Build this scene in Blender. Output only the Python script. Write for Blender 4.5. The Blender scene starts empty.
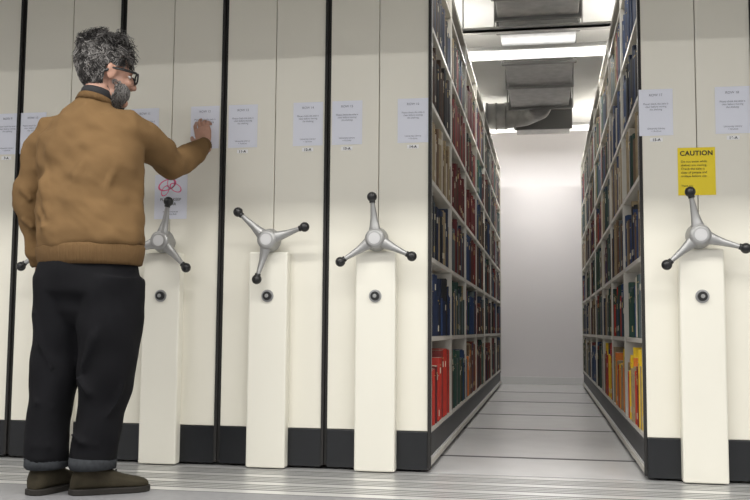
import bpy, bmesh, math, random
from mathutils import Vector, Matrix, noise
random.seed(7)
scn = bpy.context.scene
try:
    scn.view_settings.view_transform = 'Standard'
    scn.view_settings.look = 'None'
except Exception: pass

# ------------------------------------------------------------------ materials
def mat(name, col, rough=0.5, metal=0.0, var=0.0, vscale=8.0, bump=0.0, bscale=60.0, stretch=(1,1,1), emit=None, spec=0.5):
    m = bpy.data.materials.new(name); m.use_nodes = True
    nt = m.node_tree; b = nt.nodes['Principled BSDF']
    b.inputs['Base Color'].default_value = (*col, 1)
    b.inputs['Roughness'].default_value = rough
    b.inputs['Metallic'].default_value = metal
    b.inputs['Specular IOR Level'].default_value = spec
    if emit:
        b.inputs['Emission Color'].default_value = (*emit[0], 1)
        b.inputs['Emission Strength'].default_value = emit[1]
    if var > 0 or bump > 0:
        tc = nt.nodes.new('ShaderNodeTexCoord'); mp = nt.nodes.new('ShaderNodeMapping')
        mp.inputs['Scale'].default_value = stretch
        nt.links.new(tc.outputs['Object'], mp.inputs['Vector'])
    if var > 0:
        n = nt.nodes.new('ShaderNodeTexNoise'); n.inputs['Scale'].default_value = vscale
        n.inputs['Detail'].default_value = 5
        nt.links.new(mp.outputs[0], n.inputs['Vector'])
        r = nt.nodes.new('ShaderNodeValToRGB')
        r.color_ramp.elements[0].position = 0.3; r.color_ramp.elements[1].position = 0.7
        r.color_ramp.elements[0].color = (*[max(0, c*(1-var)) for c in col], 1)
        r.color_ramp.elements[1].color = (*[min(1, c*(1+var)) for c in col], 1)
        nt.links.new(n.outputs['Fac'], r.inputs[0]); nt.links.new(r.outputs[0], b.inputs['Base Color'])
    if bump > 0:
        n2 = nt.nodes.new('ShaderNodeTexNoise'); n2.inputs['Scale'].default_value = bscale
        n2.inputs['Detail'].default_value = 4
        nt.links.new(mp.outputs[0], n2.inputs['Vector'])
        bp = nt.nodes.new('ShaderNodeBump'); bp.inputs['Strength'].default_value = bump
        bp.inputs['Distance'].default_value = 0.01
        nt.links.new(n2.outputs['Fac'], bp.inputs['Height']); nt.links.new(bp.outputs[0], b.inputs['Normal'])
    return m

M_cream = mat('cream_painted_steel', (0.76,0.735,0.64), 0.36, var=0.015, vscale=2, bump=0.03, bscale=300)
M_cream2 = mat('cream_column_steel', (0.78,0.76,0.67), 0.33, var=0.015, vscale=2)
M_shelf = mat('shelf_steel', (0.54,0.52,0.47), 0.45, var=0.02)
M_black = mat('black_plastic', (0.012,0.012,0.013), 0.35)
M_kick = mat('black_kick_plate', (0.007,0.008,0.010), 0.35, var=0.1)
M_seal = mat('rubber_seal', (0.014,0.013,0.012), 0.7)
M_plinth = mat('carriage_grey', (0.035,0.037,0.04), 0.5, var=0.1)
M_alu = mat('cast_aluminium', (0.36,0.36,0.355), 0.42, 0.65, var=0.05)
M_rail = mat('ribbed_aluminium', (0.64,0.64,0.63), 0.36, 0.5, var=0.06, vscale=6, stretch=(1,12,1))
M_rail2 = mat('bright_aluminium', (0.80,0.80,0.79), 0.30, 0.5, var=0.04, vscale=6, stretch=(1,12,1))
M_groove = mat('rail_groove', (0.035,0.035,0.035), 0.7, 0.0, spec=0.1)
M_paper = mat('white_paper', (0.76,0.78,0.86), 0.7)
M_paperw = mat('white_label', (0.88,0.88,0.88), 0.6)
M_ink = mat('grey_ink', (0.18,0.19,0.24), 0.8)
M_yel = mat('yellow_paper', (0.85,0.66,0.02), 0.6)
M_inkb = mat('black_ink', (0.03,0.03,0.03), 0.8)
M_pink = mat('pink_ink', (0.85,0.15,0.30), 0.7)
M_wall = mat('white_wall_paint', (0.80,0.775,0.79), 0.8, var=0.01, vscale=1, bump=0.05, bscale=120)
M_ceil = mat('ceiling_paint', (0.82,0.82,0.82), 0.85, var=0.01)
M_floor = mat('grey_vinyl_floor', (0.24,0.24,0.25), 0.45, var=0.08, vscale=30)
M_aisle = mat('aisle_floor_panel', (0.64,0.64,0.64), 0.26, var=0.03, vscale=5)
M_seam = mat('dark_seam', (0.07,0.07,0.07), 0.6)
M_duct = mat('galvanised_duct', (0.42,0.42,0.42), 0.5, 0.4, var=0.14, vscale=14)
M_ductr = mat('duct_flange', (0.22,0.22,0.22), 0.5, 0.4)
M_fix = mat('light_fixture_body', (0.55,0.55,0.55), 0.5)
M_tube = mat('light_diffuser', (0.9,0.9,0.9), 0.5, emit=((1,0.99,0.96), 1.3))
M_base = mat('skirting_paint', (0.72,0.72,0.72), 0.5)

# ------------------------------------------------------------------ helpers
def link(ob, parent=None):
    scn.collection.objects.link(ob)
    if parent: ob.parent = parent
    return ob
def empty(name, loc=(0,0,0)):
    e = bpy.data.objects.new(name, None); e.empty_display_size = 0.1; e.location = loc
    return link(e)
def finish(bm, name, mats, parent=None, smooth=False, bevel=0, recalc=True):
    if recalc: bmesh.ops.recalc_face_normals(bm, faces=bm.faces)
    me = bpy.data.meshes.new(name); bm.to_mesh(me); bm.free()
    for m in (mats if isinstance(mats, (list,tuple)) else [mats]): me.materials.append(m)
    if smooth:
        for p in me.polygons: p.use_smooth = True
    ob = bpy.data.objects.new(name, me); link(ob, parent)
    if bevel:
        bv = ob.modifiers.new('bevel','BEVEL'); bv.width = bevel; bv.segments = 2; bv.limit_method='ANGLE'
    return ob
def box(bm, x0,x1,y0,y1,z0,z1, mi=0):
    vs = [bm.verts.new(p) for p in [(x0,y0,z0),(x1,y0,z0),(x1,y1,z0),(x0,y1,z0),(x0,y0,z1),(x1,y0,z1),(x1,y1,z1),(x0,y1,z1)]]
    for f in [(0,3,2,1),(4,5,6,7),(0,1,5,4),(1,2,6,5),(2,3,7,6),(3,0,4,7)]:
        fc = bm.faces.new([vs[i] for i in f]); fc.material_index = mi
def boxob(name, dims, m, parent=None, bevel=0):
    bm = bmesh.new(); box(bm, *dims); return finish(bm, name, m, parent, bevel=bevel)
def loft(bm, pts, rad, side=(1,0,0), n=20, mi=0, round_ends=True):
    pts = [Vector(p) for p in pts]; side = Vector(side)
    rad = [(r,r) if not isinstance(r,(tuple,list)) else r for r in rad]
    T=[]
    for i in range(len(pts)):
        a = pts[max(0,i-1)]; b = pts[min(len(pts)-1,i+1)]
        T.append((b-a).normalized())
    P=list(pts); R=list(rad)
    if round_ends:
        def cap(p,r,t,sgn):
            out=[]
            for k in (0.45,0.8,0.97):
                s = math.sqrt(1-k*k); d = min(r)*0.9*k
                out.append((p+t*sgn*d,(r[0]*s,r[1]*s)))
            return out
        c0 = cap(P[0],R[0],T[0],-1)[::-1]; c1 = cap(P[-1],R[-1],T[-1],1)
        P = [c[0] for c in c0]+P+[c[0] for c in c1]
        R = [c[1] for c in c0]+R+[c[1] for c in c1]
        T = [T[0]]*3+T+[T[-1]]*3
    rings=[]
    for p,r,t in zip(P,R,T):
        s = side - t*side.dot(t)
        if s.length<1e-4: s = Vector((0,1,0)) - t*t.y
        s.normalize(); u = t.cross(s)
        rings.append([bm.verts.new(p+s*(r[0]*math.cos(2*math.pi*k/n))+u*(r[1]*math.sin(2*math.pi*k/n))) for k in range(n)])
    for a,b in zip(rings,rings[1:]):
        for k in range(n):
            f=bm.faces.new([a[k],a[(k+1)%n],b[(k+1)%n],b[k]]); f.material_index=mi
    f=bm.faces.new(rings[0][::-1]); f.material_index=mi
    f=bm.faces.new(rings[-1]); f.material_index=mi
def ellipsoid(bm, c, r, rot=None, mi=0, seg=24):
    M = Matrix.Translation(Vector(c)) @ (rot.to_4x4() if rot else Matrix.Identity(4)) @ Matrix.Diagonal((*r,1))
    res = bmesh.ops.create_uvsphere(bm, u_segments=seg, v_segments=seg//2, radius=1, matrix=M)
    for v in res['verts']:
        for f in v.link_faces: f.material_index = mi
def cyl(bm, p0, p1, r0, r1=None, n=24, mi=0):
    p0=Vector(p0); p1=Vector(p1); d=p1-p0
    q = d.to_track_quat('Z','Y').to_matrix().to_4x4()
    M = Matrix.Translation((p0+p1)/2) @ q
    res=bmesh.ops.create_cone(bm, cap_ends=True, segments=n, radius1=r0, radius2=r0 if r1 is None else r1, depth=d.length, matrix=M)
    for v in res['verts']:
        for f in v.link_faces: f.material_index = mi
def remesh(ob, vox, sm=4, fac=0.5):
    r = ob.modifiers.new('remesh','REMESH'); r.mode='VOXEL'; r.voxel_size=vox; r.use_smooth_shade=True
    s = ob.modifiers.new('smooth','SMOOTH'); s.factor=fac; s.iterations=sm
def text(body, loc, size, m, parent, align='CENTER', rot=(math.pi/2,0,0), bold=0.0):
    cu = bpy.data.curves.new('lettering','FONT'); cu.body = body; cu.size = size
    cu.align_x = align; cu.align_y='TOP'; cu.space_line=1.15; cu.offset=bold
    if bold: cu.space_character=1.08
    cu.materials.append(m)
    o = bpy.data.objects.new('lettering', cu); o.location = loc; o.rotation_euler = rot
    link(o, parent); return o

# ------------------------------------------------------------------ camera
a, p, r = math.radians(10.4), math.radians(4.9), math.radians(0.44)
F = Vector((-math.sin(a)*math.cos(p), math.cos(a)*math.cos(p), math.sin(p)))
R = Vector((math.cos(a), math.sin(a), 0)); U = R.cross(F)
R2 = R*math.cos(r)+U*math.sin(r); U2 = U*math.cos(r)-R*math.sin(r)
cam = bpy.data.cameras.new('camera'); co = bpy.data.objects.new('camera', cam); link(co)
cam.sensor_width = 36; cam.lens = 44.64; cam.clip_start = 0.05
m4 = Matrix((R2,U2,-F)).transposed().to_4x4(); m4.translation = Vector((0,-4.36,0.66))
co.matrix_world = m4; scn.camera = co

# ------------------------------------------------------------------ room shell
YB = 7.5; ZC = 3.2
boxob('floor', (-6,4.5,-7,-0.70,-0.10,0.0), M_floor)
bm = bmesh.new()
box(bm,-6,4.5,0.0,YB,-0.10,0.0,0)
for y in (0.62,2.04,3.14,4.51,5.9): box(bm,-4.3,2.6,y-0.016,y+0.016,-0.002,0.002,1)
finish(bm,'aisle_floor',[M_aisle,M_seam])
bm = bmesh.new()
box(bm,-6,4.5,-0.70,0.0,-0.10,-0.0008,1)
y=-0.690; k=0
while y < -0.03:
    w = (0.070,0.026,0.026,0.026)[k%4]
    box(bm,-6,4.5,y,min(y+w,-0.003),-0.004,0.0,2 if k%4==0 else 0); y += w+(0.016 if k%4 in (0,3) else 0.011); k+=1
finish(bm,'floor_track_plate',[M_rail,M_groove,M_rail2])
boxob('wall_back', (-6,4.5,YB,YB+0.15,-0.1,ZC+0.1), M_wall)
boxob('wall_left', (-6.15,-6,-7,YB+0.15,-0.1,ZC+0.1), M_wall)
boxob('wall_right', (4.5,4.65,-7,YB+0.15,-0.1,ZC+0.1), M_wall)
boxob('ceiling', (-6,4.5,-7,YB,ZC,ZC+0.12), M_ceil)
boxob('baseboard_back', (-6,4.5,YB-0.018,YB,0,0.09), M_base, bevel=0.004)
boxob('unseen_shade_blocker', (-6,4.5,-1.15,-1.0,2.26,ZC), M_ceil)  # added out of view to shade the tops of the end panels

# ------------------------------------------------------------------ shelving units
HT = 2.67; DEPTH = 7.05
LEV = [0.20,0.63,1.01,1.39,1.77,2.15,2.52]
def front(parent, x0, x1):
    g = 0.014; xm=(x0+x1)/2
    bm=bmesh.new()
    box(bm,x0+g,xm-0.0015,-0.0,0.028,0.19,HT,0); box(bm,xm+0.0015,x1-g,-0.0,0.028,0.19,HT,0)
    finish(bm,'end_panel',[M_cream],parent,bevel=0.003)
    bm=bmesh.new(); box(bm,x0+g,x1-g,-0.004,0.03,0.012,0.188,0)
    finish(bm,'kick_plate',[M_kick],parent,bevel=0.003)
    bm=bmesh.new()
    box(bm,x0+0.001,x0+g,0.004,0.03,0.02,HT,0); box(bm,x1-g,x1-0.001,-0.010,0.03,0.02,HT,0)
    finish(bm,'edge_seal',[M_seal],parent)
def handle(parent, hx, cx, hz, ang):
    bm=bmesh.new(); w=0.096
    box(bm,cx-w,cx+w,-0.062,0.0,0.006,1.03,0)
    finish(bm,'drive_column',[M_cream2],parent,bevel=0.008)
    bm=bmesh.new()
    cyl(bm,(cx,-0.066,0.818),(cx,-0.060,0.818),0.030,mi=0)
    cyl(bm,(cx,-0.078,0.818),(cx,-0.062,0.818),0.021,mi=1); cyl(bm,(cx,-0.084,0.818),(cx,-0.076,0.818),0.009,mi=0)
    finish(bm,'lock_button',[M_alu,M_black],parent,bevel=0.001)
    bm=bmesh.new(); yh=-0.105
    cyl(bm,(hx,0.0,hz),(hx,-0.08,hz),0.036)
    cyl(bm,(hx,-0.066,hz),(hx,-0.125,hz),0.058,0.046,32)
    cyl(bm,(hx,-0.124,hz),(hx,-0.132,hz),0.046,0.036,32)
    finish(bm,'handle_hub',[M_alu],parent,smooth=False,bevel=0.003)
    bm=bmesh.new(); cyl(bm,(hx,-0.130,hz),(hx,-0.1345,hz),0.027,n=28)
    finish(bm,'hub_cap',[M_fix],parent)
    for i in range(3):
        t=math.radians(ang+120*i); d=Vector((math.cos(t),0,math.sin(t))); c=Vector((hx,yh,hz)); sd=Vector((-math.sin(t),0,math.cos(t)))
        bm=bmesh.new()
        loft(bm,[c+d*0.03,c+d*0.06,c+d*0.10,c+d*0.15+Vector((0,-.012,0)),c+d*0.176+Vector((0,-.018,0))],[(0.032,0.02),(0.024,0.016),(0.017,0.013),(0.012,0.011),(0.010,0.010)],side=sd,n=16)
        finish(bm,'handle_arm',[M_alu],parent,smooth=True)
        bm=bmesh.new(); q=c+d*0.195+Vector((0,-.02,0))
        ellipsoid(bm,q,(0.0235,)*3); cyl(bm,q-d*0.028,q-d*0.012,0.014)
        finish(bm,'handle_knob',[M_black],parent,smooth=True)

BOOKC = [(0.10,0.012,0.014),(0.17,0.022,0.020),(0.012,0.022,0.055),(0.018,0.045,0.125),(0.014,0.045,0.033),(0.028,0.075,0.055),
         (0.015,0.015,0.017),(0.13,0.08,0.045),(0.28,0.22,0.13),(0.06,0.033,0.02),(0.43,0.39,0.32),(0.75,0.50,0.02),(0.42,0.03,0.02),(0.09,0.115,0.125)]
BM = [mat('book_cloth_%d'%i,c,0.55,var=0.16,vscale=30) for i,c in enumerate(BOOKC)]
BM.append(mat('book_pages',(0.6,0.55,0.44),0.8)); BM.append(mat('spine_label',(0.55,0.51,0.4),0.6)); BM.append(mat('gilt',(0.45,0.33,0.12),0.4,0.5))
BM.append(mat('book_cloth_orange',(0.70,0.20,0.03),0.55))
def book(bm, xs, sgn, y0, t, z, h, dep, mi):
    prof=[(0,0.0),(0.25,0.7),(0.5,1.0),(0.75,0.7),(1,0.0)]
    bul=min(0.006,t*0.25)
    lo=[];hi=[]
    for k,b in prof:
        x=xs+sgn*(b*bul-bul); lo.append(bm.verts.new((x,y0+t*k,z))); hi.append(bm.verts.new((x,y0+t*k,z+h)))
    xb=xs-sgn*dep
    for k in (1,0):
        lo.append(bm.verts.new((xb,y0+t*k,z))); hi.append(bm.verts.new((xb,y0+t*k,z+h)))
    n=len(lo)
    for i in range(n):
        f=bm.faces.new([lo[i],lo[(i+1)%n],hi[(i+1)%n],hi[i]]); f.material_index=mi
    f=bm.faces.new(lo[::-1]); f.material_index=mi
    f=bm.faces.new(hi); f.material_index=14
def fill(bm, xs, sgn, bays, pref):
    for b in range(bays):
        for li,z in enumerate(LEV[:-1]):
            gap=LEV[li+1]-z-0.02
            y=b+0.014; end=b+1-0.014
            if random.random()<0.07: end-=random.uniform(0.08,0.2)
            base = random.random()*0.06+gap*0.68
            forced=pref_over.get(sgn,{}).get((b,li))
            c=random.choice(pref); run=0; idx=0
            while True:
                if run<=0:
                    run=random.choice([1,1,2,3,5] if not forced else [1,1,2,3])
                    if forced: c=forced[idx%len(forced)]; idx+=1
                    else: c=random.choice(pref)
                    hh=min(gap-0.03,base+random.uniform(-0.06,0.07)); tt=random.uniform(0.016,0.05)
                t=tt*random.uniform(0.9,1.1)
                if y+t>end: break
                h=min(gap-0.025,hh*random.uniform(0.985,1.01)); off=random.uniform(0.003,0.014)
                xx=xs-sgn*off
                book(bm,xx,sgn,y,t-0.0012,z+0.0015,h,random.uniform(0.14,0.19),c)
                if t>0.02 and random.random()<0.45:
                    zz=z+h*random.choice([0.12,0.7,0.75]); x0,x1=sorted((xx+sgn*0.0012,xx-sgn*0.004))
                    box(bm,x0,x1,y+t*0.28,y+t*0.70,zz,zz+0.03,random.choice([15,15,16]))
                if random.random()<0.35:
                    zz=z+h*0.88; x0,x1=sorted((xx+sgn*0.0008,xx-sgn*0.004))
                    box(bm,x0,x1,y+t*0.22,y+t*0.78,zz,zz+0.004,16)
                y+=t; run-=1
pref_over = {1:{(0,0):[12,12,1,12,0],(0,1):[2,2,6,2,3],(0,2):[2,8,13,6],(0,3):[8,10,7,9],(0,4):[6,6,9],(0,5):[6,2,9],(1,0):[5,7,13,4,5,3],(1,1):[13,8,2,4],(1,3):[0,0,9],(2,3):[0,0,1],(1,4):[0,9,1],(2,0):[1,8,3,17,7],(1,2):[7,0,2,13]},
            -1:{(0,0):[10,17,11,8,11,11,1,17,12,8],(0,1):[4,5,13,5,4,10,3],(0,2):[3,2,7,3,6,8],(0,3):[8,7,4,2,10,8],(0,4):[3,2,2,6],(0,5):[2,3],(1,0):[11,12,8,17],(2,0):[7,12,11,3],(1,1):[4,3,7,12],(1,4):[10,3,2],(1,3):[8,10,3,1]}}
def carcass(parent, x0, x1, sgn):
    bm=bmesh.new(); xm=(x0+x1)/2
    xo = x1 if sgn>0 else x0
    a0,a1 = (xm,xo) if sgn>0 else (xo,xm)
    box(bm,a0,a1,0.03,DEPTH,0.03,0.055,0)
    pl=(xo-sgn*0.012)
    box(bm,*(sorted((xm,pl))),0.03,DEPTH,0.012,0.165,1)
    box(bm,*(sorted((xm,xo-sgn*0.004))),0.03,DEPTH,0.160,0.176,1)
    box(bm,*(sorted((pl,pl+sgn*0.006))),0.03,DEPTH,0.055,0.062,2)
    for z in LEV[:-1]:
        box(bm,*(sorted((xm,xo-sgn*0.006))),0.03,DEPTH,z-0.022,z,0)
    box(bm,*(sorted((xm,xo-sgn*0.006))),0.03,DEPTH,HT-0.03,HT,0)
    box(bm,*(sorted((xm,xo-sgn*0.006))),0.03,DEPTH,2.50,2.52,0)
    for b in range(0,8):
        y=max(0.03,b-0.012)
        if b==7: y=DEPTH-0.025
        box(bm,*(sorted((xm,xo-sgn*0.002))),y,y+0.022,0.18,HT-0.03,0)
    box(bm,*(sorted((xm-sgn*0.01,xm))),0.03,DEPTH,0.012,HT,0)
    finish(bm,'shelf_frame',[M_shelf,M_plinth,M_fix],parent)
    xb = x0 if sgn>0 else x1
    bm=bmesh.new(); box(bm,*(sorted((xm-sgn*0.01,xb+sgn*0.004))),0.03,DEPTH,0.02,HT,0)
    finish(bm,'rear_half_body',[M_shelf],parent)

edges = [(-3.81,-3.25,'s',None),(-3.25,-2.685,'s',None),(-2.685,-2.122,'s',219),(-2.122,-1.572,'s',77),(-1.572,-1.040,'s',17),(-1.040,-0.530,'L',94),(0.429,0.935,'R',102),(0.935,1.45,'s',80),(1.45,1.98,'s',60)]
hubx = {219:(-2.42,-2.42),77:(-1.845,-1.855),17:(-1.303,-1.311),94:(-0.780,-0.786),102:(0.670,0.681)}
for x0,x1,kind,ang in edges:
    u = empty('mobile_shelving_unit')
    front(u,x0,x1)
    hh = hubx.get(ang,((x0+x1)/2,(x0+x1)/2))
    handle(u, hh[0], hh[1], 1.084, ang if ang else 50)
    if kind=='s':
        boxob('body',(x0+0.006,x1-0.006,0.03,DEPTH,0.02,HT),M_shelf,u)
    else:
        carcass(u,x0,x1,1 if kind=='L' else -1)
bm=bmesh.new(); fill(bm,-0.530,1,7,[0,0,1,2,2,3,4,5,6,6,7,8,9,13,4,9]); finish(bm,'library_books',BM,recalc=True)
bm=bmesh.new(); fill(bm,0.429,-1,7,[0,1,2,2,3,4,5,6,7,8,9,13,4,10,8]); finish(bm,'library_books',BM,recalc=True)

# ------------------------------------------------------------------ signs
def sheet(name, x, z, w, h, m):
    e = empty(name,(x,0,z)); 
    bm=bmesh.new(); box(bm,-w/2,w/2,-0.0022,-0.0008,-h/2,h/2,0)
    finish(bm,'sheet',[m],e)
    return e
for i,x in enumerate([-2.755,-2.612,-1.992,-1.671,-1.472,-1.139,-0.943,-0.619,0.505,0.839]):
    w = 0.150
    e = sheet('paper_notice',x,1.663,w,0.216,M_paper)
    text('ROW %d'%(9+i), (0,-0.0035,0.088),0.016,M_ink,e)
    text('Please check the aisle is\nclear before moving\nthe shelving', (0,-0.0035,0.045),0.0115,M_ink,e)
    text('University Library\n+ Archive', (0.0,-0.0035,-0.070),0.011,M_ink,e)
    bm=bmesh.new(); box(bm,-0.028,0.028,-0.002,-0.0005,-0.136,-0.118,0); finish(bm,'row_label',[M_paperw],e)
    text('%d-A'%(7+i),(0,-0.003,-0.1195),0.017,M_inkb,e,bold=0.0006)
e = sheet('yellow_caution_notice',0.678,1.386,0.163,0.218,M_yel)
text('CAUTION',(0,-0.0035,0.097),0.030,M_inkb,e,bold=0.0008)
text('Do not enter while\nshelves are moving.\nCheck the aisle is\nclear of people and\ntrolleys before use.',(-0.068,-0.0035,0.052),0.0145,M_inkb,e,align='LEFT')
text('Thank you',(-0.068,-0.0035,-0.06),0.012,M_inkb,e,align='LEFT')
e = sheet('illustrated_poster',-1.842,1.316,0.172,0.225,M_paper)
bm=bmesh.new()
for (cx,cz,rx,rz,rot) in [(-0.02,0.06,0.05,0.028,20),(0.025,0.045,0.035,0.02,-30),(-0.03,0.03,0.03,0.018,60),(0.0,0.07,0.02,0.03,0)]:
    n=32; t0=math.radians(rot)
    for k in range(n):
        q=[]
        for kk,s in ((k,1),(k+1,1),(k+1,0.82),(k,0.82)):
            t=2*math.pi*kk/n; X=rx*s*math.cos(t); Z=rz*s*math.sin(t)
            q.append(bm.verts.new((cx+X*math.cos(t0)-Z*math.sin(t0),-0.0032,cz+X*math.sin(t0)+Z*math.cos(t0))))
        bm.faces.new(q)
finish(bm,'drawing',[M_pink],e,recalc=False)
text('PLEASE KEEP\nCLEAR',(0,-0.0035,-0.005),0.02,M_inkb,e)
text('www.library.ac.uk\nask at the desk',(0,-0.0035,-0.07),0.011,M_ink,e)

# ------------------------------------------------------------------ ceiling services
e = empty('air_duct')
bm=bmesh.new(); box(bm,-0.33,0.25,0.4,5.2,2.95,3.17,0)
for y in (1.0,1.9,2.35,2.65,3.5,4.3,5.15): box(bm,-0.355,0.275,y,y+0.04,2.925,3.19,1)
finish(bm,'duct_run',[M_duct,M_ductr],e,bevel=0.006)
bm=bmesh.new()
loft(bm,[(-0.04,5.2,3.02),(-0.06,5.45,3.02),(-0.2,5.62,3.0),(-0.42,5.66,2.98),(-0.62,5.66,2.98)],[(.14,.14)]*5,side=(0,0,1),n=28,round_ends=False)
for x in (-0.3,-0.4,-0.5,-0.6): cyl(bm,(x,5.66,2.98),(x-0.02,5.66,2.98),0.148)
finish(bm,'round_branch',[M_duct],e,smooth=True)
bm=bmesh.new(); box(bm,-0.30,0.28,5.75,6.1,2.86,3.15,0); box(bm,-0.32,0.30,5.73,5.77,2.84,3.17,1); finish(bm,'fan_box',[M_duct,M_ductr],e,bevel=0.005)
bm=bmesh.new()
for x in (-0.37,0.29):
    for y in (1.0,2.65,5.15): cyl(bm,(x,y+0.02,2.93),(x,y+0.02,3.2),0.006,n=8)
finish(bm,'hangers',[M_fix],e)
e = empty('ceiling_conduit')
bm=bmesh.new(); box(bm,-3,3,2.52,2.58,2.90,2.92,0); box(bm,-3,3,2.52,2.525,2.90,2.94,0)
for x in (-2,-0.6,0.6,2): cyl(bm,(x,2.55,2.92),(x,2.55,3.2),0.006,n=8)
finish(bm,'tray',[M_fix],e)
def area(name, loc, sx, sy, en, rot=(0,0,0), col=(1,0.98,0.94), parent=None):
    l=bpy.data.lights.new(name,'AREA'); l.shape='RECTANGLE'; l.size=sx; l.size_y=sy; l.energy=en; l.color=col
    o=bpy.data.objects.new(name,l); o.location=loc; o.rotation_euler=rot; link(o,parent); return o
def fixture(y, z, en, x0=-1.6, x1=1.6, w=0.10, up=0):
    e = empty('strip_light')
    bm=bmesh.new(); box(bm,x0,x1,y-w,y+w,z,z+0.03,0)
    finish(bm,'housing',[M_fix],e,bevel=0.004)
    bm=bmesh.new(); box(bm,x0+0.02,x1-0.02,y-w*0.8,y+w*0.8,z-0.03,z,0)
    finish(bm,'diffuser',[M_tube],e,bevel=0.006)
    bm=bmesh.new()
    for x in (x0*0.9,x1*0.9): cyl(bm,(x,y,z+0.03),(x,y,3.2),0.006,n=8)
    finish(bm,'suspension_rods',[M_fix],e)
    area('lamp',((x0+x1)/2,y,z-0.034),x1-x0-0.06,w*1.5,en,parent=e)
    if up: area('added_ceiling_fill',((x0+x1)/2,y,z+0.034),x1-x0-0.06,w*1.2,up,rot=(math.pi,0,0),parent=e)  # upward fill added on top of the housing to brighten the ceiling
fixture(2.95,2.86,52,up=6); fixture(6.35,2.99,66,up=5); fixture(0.8,2.86,26,up=4)
fixture(-2.0,3.08,165,-4.5,3.0); fixture(-4.6,3.08,155,-4.5,3.0)

w = bpy.data.worlds.new('world'); scn.world = w; w.use_nodes=True
w.node_tree.nodes['Background'].inputs[0].default_value=(0.99,0.985,0.98,1); w.node_tree.nodes['Background'].inputs[1].default_value=0.84

# ------------------------------------------------------------------ man
M_sweat = mat('mustard_knit',(0.160,0.096,0.043),0.9,var=0.12,vscale=5,bump=0.18,bscale=260,spec=0.12)
M_rib = mat('mustard_rib',(0.135,0.080,0.036),0.9,bump=0.6,bscale=90,stretch=(1,1,0.05),spec=0.12)
M_trou = mat('black_denim',(0.0075,0.0075,0.009),0.9,var=0.15,vscale=6,bump=0.15,bscale=300,spec=0.15)
M_cuff = mat('denim_turnup',(0.035,0.038,0.042),0.9,var=0.2,vscale=60,spec=0.2)
M_shoe = mat('olive_suede',(0.042,0.035,0.022),0.85,var=0.25,vscale=18,bump=0.2,bscale=200,spec=0.2)
M_sole = mat('shoe_sole',(0.018,0.015,0.012),0.8)
M_skin = mat('skin',(0.42,0.235,0.17),0.5,var=0.07,vscale=30,bump=0.08,bscale=200)
M_lip = mat('lips',(0.34,0.13,0.11),0.5)
M_hair = [mat('hair_dark',(0.018,0.016,0.015),0.65),mat('hair_grey',(0.065,0.06,0.057),0.6),mat('hair_silver',(0.23,0.22,0.21),0.55)]
M_eye = mat('eye_white',(0.75,0.75,0.74),0.2); M_iris = mat('iris',(0.05,0.03,0.02),0.2)
M_shirt = mat('black_shirt',(0.012,0.012,0.014),0.8)

man = empty('man_reading_notice',(-1.87,-0.79,0)); MO = Vector((-1.87,-0.79,0))
def addp(ob):
    ob.parent = man; ob.matrix_parent_inverse = Matrix.Translation(-MO); return ob
def folds(ob, size, strength, name):
    t = bpy.data.textures.new(name,'CLOUDS'); t.noise_scale=size; t.noise_depth=1
    d = ob.modifiers.new('folds','DISPLACE'); d.texture=t; d.strength=strength; d.mid_level=0.5; d.texture_coords='LOCAL'
def creases(ob, size, strength, name, sc, rot=(0,0,0)):
    e = bpy.data.objects.new(name+'_space',None); e.scale=sc; e.rotation_euler=rot; link(e,man)
    t = bpy.data.textures.new(name,'CLOUDS'); t.noise_scale=size; t.noise_depth=1
    d = ob.modifiers.new('creases','DISPLACE'); d.texture=t; d.strength=strength; d.mid_level=0.5; d.texture_coords='OBJECT'; d.texture_coords_object=e
# sweater
bm=bmesh.new()
tor=[(.972,-1.858,-.785,.205,.145),(.990,-1.860,-.785,.232,.168),(1.03,-1.862,-.782,.238,.174),(1.12,-1.872,-.770,.230,.165),(1.25,-1.885,-.75,.228,.158),
     (1.38,-1.905,-.73,.233,.155),(1.47,-1.915,-.715,.225,.142),(1.535,-1.922,-.705,.190,.12),(1.585,-1.922,-.698,.130,.095),(1.622,-1.918,-.690,.085,.080),(1.642,-1.914,-.686,.072,.072)]
loft(bm,[(x,y,z) for z,x,y,_,_ in tor],[(q,s) for *_,q,s in tor],n=40,round_ends=False)
loft(bm,[(-2.02,-.70,1.50),(-2.10,-.695,1.495),(-2.155,-.695,1.42),(-2.18,-.70,1.33),(-2.197,-.70,1.22),(-2.19,-.685,1.10),(-2.165,-.665,.975)],[.085,.083,.074,.068,.064,.057,.050],side=(0,1,0),n=24)
loft(bm,[(-1.83,-.695,1.495),(-1.755,-.68,1.50),(-1.725,-.60,1.485),(-1.70,-.49,1.445),(-1.68,-.39,1.405),(-1.66,-.31,1.435),(-1.64,-.235,1.485),(-1.620,-.165,1.53)],[.095,.092,.085,.078,.072,.064,.053,.043],side=(1,0,0),n=24)
for (p0,p1,p2,rr) in [((-1.80,-.84,1.44),(-1.86,-.895,1.30),(-1.90,-.915,1.14),.020),((-1.72,-.81,1.38),(-1.74,-.87,1.25),(-1.80,-.92,1.08),.019),
                      ((-2.06,-.81,1.40),(-2.02,-.88,1.26),(-1.98,-.92,1.10),.019),((-1.68,-.79,1.20),(-1.70,-.85,1.14),(-1.76,-.91,1.07),.018),
                      ((-2.05,-.84,1.18),(-2.03,-.89,1.12),(-1.99,-.93,1.06),.018),((-2.21,-.745,1.30),(-2.19,-.765,1.24),(-2.15,-.765,1.20),.014),((-2.22,-.73,1.16),(-2.19,-.75,1.11),(-2.15,-.74,1.08),.013)]:
    loft(bm,[p0,p1,p2],[rr*.6,rr,rr*.6],n=12)
sw=addp(finish(bm,'sweater',[M_sweat])); remesh(sw,0.009,7); folds(sw,0.15,0.042,'sweater_folds'); creases(sw,0.08,0.016,'sweater_crease',(1.5,1.5,.7),(0.0,0.6,0))
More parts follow.
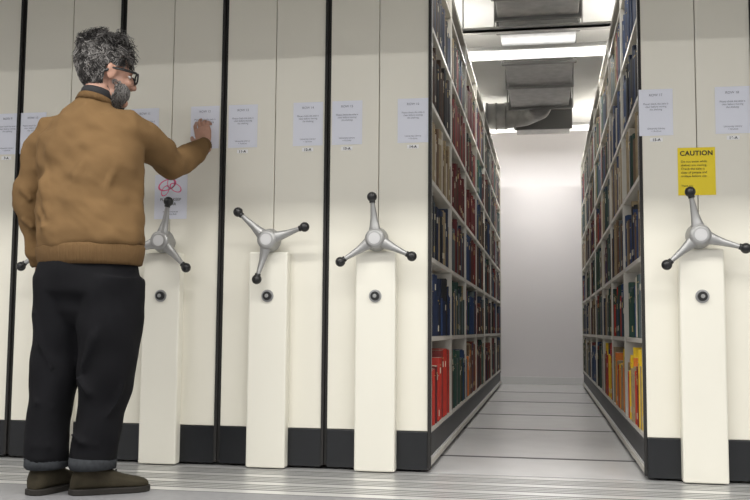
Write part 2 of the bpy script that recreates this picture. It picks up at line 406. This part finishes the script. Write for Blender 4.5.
bm=bmesh.new(); loft(bm,[(-1.858,-.787,.915),(-1.858,-.787,.922),(-1.858,-.785,.95),(-1.859,-.785,.985),(-1.859,-.785,1.0)],[(.212,.154),(.221,.161),(.227,.166),(.232,.169),(.225,.16)],n=40,round_ends=False)
addp(finish(bm,'sweater_hem',[M_rib],smooth=True))
bm=bmesh.new(); loft(bm,[(-2.166,-.667,.985),(-2.158,-.658,.935),(-2.156,-.656,.925)],[.045,.042,.036],n=24,round_ends=False)
loft(bm,[(-1.622,-.175,1.525),(-1.614,-.140,1.548),(-1.612,-.134,1.552)],[.041,.037,.031],n=24,round_ends=False)
loft(bm,[(-1.916,-.688,1.625),(-1.912,-.683,1.652),(-1.911,-.682,1.657)],[.080,.072,.064],n=28,round_ends=False)
addp(finish(bm,'sweater_cuffs',[M_rib],smooth=True))
bm=bmesh.new(); loft(bm,[(-1.912,-.685,1.64),(-1.906,-.678,1.672),(-1.904,-.676,1.684)],[.070,.069,.064],n=28,round_ends=False)
addp(finish(bm,'shirt_collar',[M_shirt],smooth=True))
# trousers
bm=bmesh.new()
loft(bm,[(-1.862,-.79,.95),(-1.864,-.79,.88),(-1.865,-.79,.80),(-1.867,-.795,.76)],[(.195,.145),(.213,.156),(.222,.155),(.205,.13)],n=36)
loft(bm,[(-1.97,-.787,.86),(-1.976,-.795,.70),(-1.985,-.80,.55),(-1.988,-.82,.42),(-1.982,-.845,.27),(-1.976,-.862,.12)],[(.112,.135),(.112,.13),(.104,.12),(.094,.112),(.084,.102),(.076,.095)],n=28,round_ends=False)
loft(bm,[(-1.758,-.79,.86),(-1.752,-.795,.70),(-1.757,-.80,.55),(-1.764,-.81,.42),(-1.778,-.825,.27),(-1.790,-.835,.12)],[(.125,.145),(.128,.145),(.120,.135),(.108,.125),(.096,.112),(.084,.10)],n=28,round_ends=False)
for (p0,p1,p2,rr) in [((-1.70,-.905,.74),(-1.75,-.935,.62),(-1.80,-.935,.50),.017),((-1.82,-.935,.46),(-1.77,-.935,.40),(-1.71,-.895,.37),.017),((-2.03,-.915,.72),(-2.0,-.925,.60),(-1.94,-.915,.50),.016),
                      ((-2.04,-.905,.40),(-1.99,-.935,.36),(-1.93,-.915,.34),.016),((-1.84,-.925,.24),(-1.79,-.94,.21),(-1.73,-.915,.20),.014),((-2.02,-.935,.22),(-1.98,-.95,.19),(-1.93,-.935,.19),.013),
                      ((-1.66,-.86,.44),(-1.67,-.88,.36),(-1.70,-.90,.31),.014)]:
    loft(bm,[p0,p1,p2],[rr*.6,rr,rr*.6],n=12)
tr=addp(finish(bm,'trousers',[M_trou])); remesh(tr,0.009,6); folds(tr,0.20,0.04,'trouser_folds')
bm=bmesh.new()
loft(bm,[(-1.976,-.863,.098),(-1.976,-.863,.104),(-1.977,-.86,.138),(-1.977,-.86,.142)],[(.074,.092),(.082,.101),(.083,.102),(.076,.094)],n=28,round_ends=False)
loft(bm,[(-1.792,-.837,.098),(-1.792,-.837,.104),(-1.790,-.834,.138),(-1.790,-.834,.142)],[(.082,.097),(.090,.106),(.091,.107),(.084,.099)],n=28,round_ends=False)
addp(finish(bm,'turn_ups',[M_cuff],smooth=True))
# shoes
def shoe(ax, ay, head, nm, S=0.90):
    t=math.radians(head); f=Vector((math.sin(t),math.cos(t),0)); s=Vector((math.cos(t),-math.sin(t),0)); A=Vector((ax,ay,0))
    prof=[(-.088,.018,.05),(-.078,.034,.085),(-.05,.043,.118),(-.01,.046,.135),(.03,.046,.128),(.07,.046,.105),(.11,.049,.082),(.155,.053,.068),(.20,.051,.060),(.235,.040,.052),(.255,.022,.04)]
    prof=[(d*S,w_,h_) for d,w_,h_ in prof]
    bm=bmesh.new(); n=28; rings=[]
    for (d,w,h) in prof:
        ring=[]
        for k in range(n):
            an=2*math.pi*k/n; cx=math.cos(an); sz=math.sin(an)
            xx=w*(abs(cx)**0.75)*(1 if cx>0 else -1)
            z=0.018+(h-0.018)*(0.5+0.5*(abs(sz)**(0.9))*(1 if sz>0 else -1)) if sz>0 else 0.018+(h-0.018)*0.5*(1-abs(sz)**0.5)
            ring.append(bm.verts.new(A+f*d+s*xx+Vector((0,0,z))))
        rings.append(ring)
    for q,r_ in zip(rings,rings[1:]):
        for k in range(n): bm.faces.new([q[k],q[(k+1)%n],r_[(k+1)%n],r_[k]])
    bm.faces.new(rings[0]); bm.faces.new(rings[-1])
    o=addp(finish(bm,nm+'_upper',[M_shoe],smooth=True)); sb=o.modifiers.new('s','SUBSURF'); sb.levels=1; sb.render_levels=1
    bm=bmesh.new(); L=[];Rr=[]
    for (d,w,h) in prof:
        L.append(A+f*d-s*(w+.005)); Rr.append(A+f*d+s*(w+.005))
    loop=[A-f*.094*S]+Rr+[A+f*.263*S]+L[::-1]
    lo=[bm.verts.new(v) for v in loop]; hi=[bm.verts.new(v+Vector((0,0,.024))) for v in loop]; m_=len(loop)
    bm.faces.new(lo[::-1]); bm.faces.new(hi)
    for k in range(m_): bm.faces.new([lo[k],lo[(k+1)%m_],hi[(k+1)%m_],hi[k]])
    addp(finish(bm,nm+'_sole',[M_sole],bevel=0.004))
    bm=bmesh.new()
    for d in (.045,.065,.085,.105):
        zz = .128-(d-.03)*.55; d*=S
        loft(bm,[A+f*d-s*.026+Vector((0,0,zz-.012)),A+f*(d+.004)+Vector((0,0,zz+.002)),A+f*d+s*.026+Vector((0,0,zz-.012))],[.0035]*3,side=(0,0,1),n=8)
    loft(bm,[A+f*-.01+Vector((0,0,.09)),A+f*-.01+Vector((0,0,.16))],[.042,.042],n=20)
    addp(finish(bm,nm+'_laces_and_sock',[M_shirt],smooth=True))
shoe(-1.978,-.865,12,'left_shoe'); shoe(-1.793,-.845,56,'right_shoe')

# hands
def fing(bm,pts,r): loft(bm,pts,[r*1.05,r,r*0.95,r*0.85][:len(pts)],side=(0.3,0.5,0.2),n=14)
bm=bmesh.new()
W=Vector((-1.615,-.140,1.548)); h=Vector((-.30,.30,.90)).normalized(); t=Vector((-.92,0,-.31)); t=(t-h*t.dot(h)).normalized(); nrm=h.cross(t).normalized()
if nrm.y>0: nrm=-nrm
loft(bm,[W-h*.03,W,W+h*.03,W+h*.065,W+h*.09],[(.027,.021),(.028,.019),(.038,.018),(.044,.017),(.042,.014)],side=t,n=24)
K=W+h*.09
ik=K+t*.033; tip=Vector((-1.712,-.0105,1.685))
fing(bm,[ik-h*.015,ik+(tip-ik)*.4+nrm*.012,ik+(tip-ik)*.72+nrm*.006,tip],.0094)
for j,(o,L,cu) in enumerate([(.011,1.05,.42),(-.011,1.0,.60),(-.032,.82,.75)]):
    k0=K+t*o; inn=-nrm
    d1=(h*math.cos(.4*cu)+inn*math.sin(.4*cu)); d2=(h*math.cos(1.5*cu)+inn*math.sin(1.5*cu)); d3=(h*math.cos(2.1*cu)+inn*math.sin(2.1*cu))
    p1=k0+d1*.045*L; p2=p1+d2*.030*L; p3=p2+d3*.020*L
    for q in (p1,p2,p3): q.y=min(q.y,-.0105)
    fing(bm,[k0-h*.015,p1,p2,p3],.0094 if j<2 else .0082)
b0=W+h*.022+t*.026; b1=b0+t*.026+h*.022-nrm*.012; b2=b1+h*.026+t*.016-nrm*.014; b3=b2+h*.018+t*.004-nrm*.010
loft(bm,[b0,b1,b2,b3],[.016,.013,.0110,.0090],side=nrm,n=14)
o=addp(finish(bm,'right_hand',[M_skin])); remesh(o,0.0026,2)
bm=bmesh.new()
W=Vector((-2.157,-.655,.925)); h=Vector((.08,.10,-.98)).normalized(); t=Vector((0.1,1,.15)); t=(t-h*t.dot(h)).normalized(); inn=Vector((1,-.1,0)); inn=(inn-h*inn.dot(h)).normalized()
loft(bm,[W-h*.03,W,W+h*.03,W+h*.065,W+h*.09],[(.028,.021),(.029,.019),(.038,.018),(.044,.016),(.041,.014)],side=t,n=24)
K=W+h*.09
for j,(o_,L) in enumerate([(.032,.95),(.010,1.05),(-.011,.98),(-.031,.78)]):
    k0=K+t*o_; p1=k0+(h*.040+inn*.008)*L; p2=p1+(h*.022+inn*.016)*L; p3=p2+(h*.008+inn*.018)*L
    fing(bm,[k0-h*.015,p1,p2,p3],.0098 if j<3 else .0086)
b0=W+h*.022+t*.026; b1=b0+t*.020+h*.025+inn*.012; b2=b1+h*.030+t*.008+inn*.012; b3=b2+h*.02+inn*.006
loft(bm,[b0,b1,b2,b3],[.016,.013,.0115,.0095],side=inn,n=14)
o=addp(finish(bm,'left_hand',[M_skin])); remesh(o,0.003,3)

# head (local coords: x right, y forward, z up)
HC=Vector((-1.878,-.655,1.757)); HS=1.12
HM = Matrix.Translation(HC) @ Matrix.Rotation(math.radians(-46),4,'Z') @ Matrix.Rotation(math.radians(-5),4,'X') @ Matrix.Diagonal((HS,HS,HS,1))
HI = HM.inverted()
def headpart(bm, name, mats, smooth=True, vox=None, sm=3):
    bmesh.ops.transform(bm, matrix=HM, verts=bm.verts)
    o=addp(finish(bm,name,mats,smooth=smooth))
    if vox: remesh(o,vox,sm)
    return o
bm=bmesh.new()
ellipsoid(bm,(0,-.015,.035),(.076,.096,.084),seg=36)
ellipsoid(bm,(0,.035,-.02),(.060,.058,.085),seg=32)
ellipsoid(bm,(0,.030,-.072),(.052,.058,.040),seg=32)
ellipsoid(bm,(0,.078,-.095),(.022,.018,.018))
ellipsoid(bm,(0,.084,.026),(.048,.014,.011))
for s in (-1,1):
    ellipsoid(bm,(s*.036,.070,-.022),(.022,.020,.020))
    ellipsoid(bm,(s*.080,-.004,-.002),(.009,.019,.032),rot=Matrix.Rotation(math.radians(-12),3,'X'))
    ellipsoid(bm,(s*.085,-.014,.010),(.007,.012,.020))
    ellipsoid(bm,(s*.009,.104,-.030),(.009,.010,.008))
loft(bm,[(0,.088,.018),(0,.102,-.005),(0,.114,-.026)],[(.008,.009),(.010,.011),(.012,.011)],n=16)
loft(bm,[HI@Vector((-1.890,-.668,1.75)),HI@Vector((-1.902,-.676,1.70)),HI@Vector((-1.910,-.683,1.64))],[(.050,.052),(.052,.053),(.053,.054)],n=28)
headpart(bm,'head',[M_skin],vox=0.0042,sm=3)
bm=bmesh.new()
ellipsoid(bm,(0,.090,-.060),(.024,.009,.0045)); ellipsoid(bm,(0,.089,-.068),(.020,.009,.005))
headpart(bm,'lips',[M_lip])
bm=bmesh.new()
for s in (-1,1):
    ellipsoid(bm,(s*.031,.076,.004),(.0125,.0105,.007),mi=0); ellipsoid(bm,(s*.031,.0845,.004),(.005,.003,.005),mi=1)
headpart(bm,'eyes',[M_eye,M_iris])
bm=bmesh.new()
for s in (-1,1):
    pts=[]
    for k in range(25):
        an=2*math.pi*k/24; cx=math.cos(an); sz=math.sin(an)
        pts.append((s*.034+.026*abs(cx)**.7*(1 if cx>0 else -1), .112-abs(s*.034+.026*cx)*.12, .003+.019*abs(sz)**.7*(1 if sz>0 else -1)))
    loft(bm,pts,[.0036]*25,side=(0,1,0),n=8,round_ends=False)
    loft(bm,[(s*.060,.104,.012),(s*.078,.09,.013),(s*.086,.03,.013),(s*.088,-.01,.010),(s*.086,-.03,-.006)],[(.0028,.0052)]*5,side=(1,0,0),n=8)
loft(bm,[(-.010,.112,.008),(0,.115,.011),(.010,.112,.008)],[.003]*3,side=(0,1,0),n=8)
headpart(bm,'glasses',[M_black])
# hair
def hairmask(p):
    x,y,z=p
    if y>.045: return z>.066
    if y>.0: return z>.028
    if y>-.03: return z>.018
    return z>-.082
bm=bmesh.new()
C=Vector((0,-.018,.038)); RR=(.084,.104,.094)
def hsurf(d):
    p=C+Vector((d.x*RR[0],d.y*RR[1],d.z*RR[2]))
    if p.z<0 : p.y=p.y+ (-p.z)*0.15; p.z*=1.35
    return p
ellipsoid(bm,(0,0,0),(1,1,1),seg=64)
for v in bm.verts: v.co=hsurf(v.co.normalized())
bmesh.ops.delete(bm,geom=[f for f in bm.faces if not hairmask(f.calc_center_median())],context='FACES')
for v in bm.verts:
    n_=noise.noise(v.co*45)*0.006; v.co += (v.co-C).normalized()*n_
rnd=random.Random(3)
def curl(bm, p, nrm, L, r0, lift, mi, droop=0.0, bias=Vector((0,0,0)), n=7, wav=.16):
    tx=nrm.orthogonal().normalized(); ty=nrm.cross(tx); an=rnd.uniform(0,6.28); tdir=(tx*math.cos(an)+ty*math.sin(an)+bias); tdir=(tdir-nrm*tdir.dot(nrm)).normalized()
    w=nrm.cross(tdir); pts=[]; ph=rnd.uniform(0,6.28)
    for k in range(n):
        s=k/(n-1)
        q=p+nrm*(L*lift*s-L*0.25*s*s)+tdir*(L*(1-lift)*s)+w*(math.sin(s*6+ph)*L*wav)+Vector((0,0,-droop*s*s*L))
        pts.append(q)
    loft(bm,pts,[r0,r0*1.1,r0,r0*.9,r0*.8,r0*.55,r0*.2][:n],side=w,n=5,mi=mi,round_ends=False)
cnt=0
while cnt<3800:
    d=Vector((rnd.gauss(0,1),rnd.gauss(0,1),rnd.gauss(0,1))).normalized()
    p=hsurf(d)
    if not hairmask(p): continue
    nn=Vector((d.x/RR[0],d.y/RR[1],d.z/RR[2])).normalized()
    top=min(1,max(0,(p.z-.030)/.08))
    cl=noise.noise(p*36)
    L=.020+(.054+(.020 if p.y>.02 else 0))*top*(1+1.1*noise.noise(p*24))+rnd.uniform(0,.006)
    wts=[.45-.18*top-cl*1.3,.34,.20+.16*top+cl*1.3]
    mi=rnd.choices([0,1,2],[max(.02,q) for q in wts])[0]
    nv=Vector((noise.noise(p*26),noise.noise(p*26+Vector((9,0,0))),noise.noise(p*26+Vector((0,9,0)))))
    curl(bm,p-nn*.003,nn,L,rnd.uniform(.0012,.0023),.40+.30*top,mi,droop=.3*(1-top),bias=nv*8+Vector((0,-.5,-1.2 if top<.3 else .2)),wav=.2)
    cnt+=1
headpart(bm,'hair',M_hair)
# beard and eyebrows
bm=bmesh.new(); cnt=0
while cnt<1800:
    d=Vector((rnd.gauss(0,1),abs(rnd.gauss(0,1))-.2,rnd.gauss(0,1)-.3)).normalized()
    c2,r2=(Vector((0,.032,-.045)),(.062,.066,.072))
    p=c2+Vector((d.x*r2[0],d.y*r2[1],d.z*r2[2]))
    if p.z>-.030 and not (abs(p.x)>.052 and p.z<.02 and p.y<.04): continue
    if abs(p.x)<.024 and p.z>-.075 and p.z<-.055 and p.y>.07: continue
    if p.z>-.045 and abs(p.x)<.045 and p.y>.06 and p.z>-.042: continue
    nn=d
    curl(bm,p-nn*.003,nn,rnd.uniform(.014,.026),rnd.uniform(.0010,.0018),.30,rnd.choices([0,1,2],[.14,.38,.48])[0],droop=.5,bias=Vector((0,.2,-1.4)))
    cnt+=1
for s in (-1,1):
    for k in range(40):
        q=Vector((s*rnd.uniform(.012,.048),.094,.028+rnd.uniform(-.003,.003))); q.y-=abs(q.x)*.2
        curl(bm,q,Vector((0,1,0)),.012,.0014,.3,rnd.choice([0,1]),bias=Vector((s*1.5,0,0)))
headpart(bm,'beard',M_hair)
print('DONE')
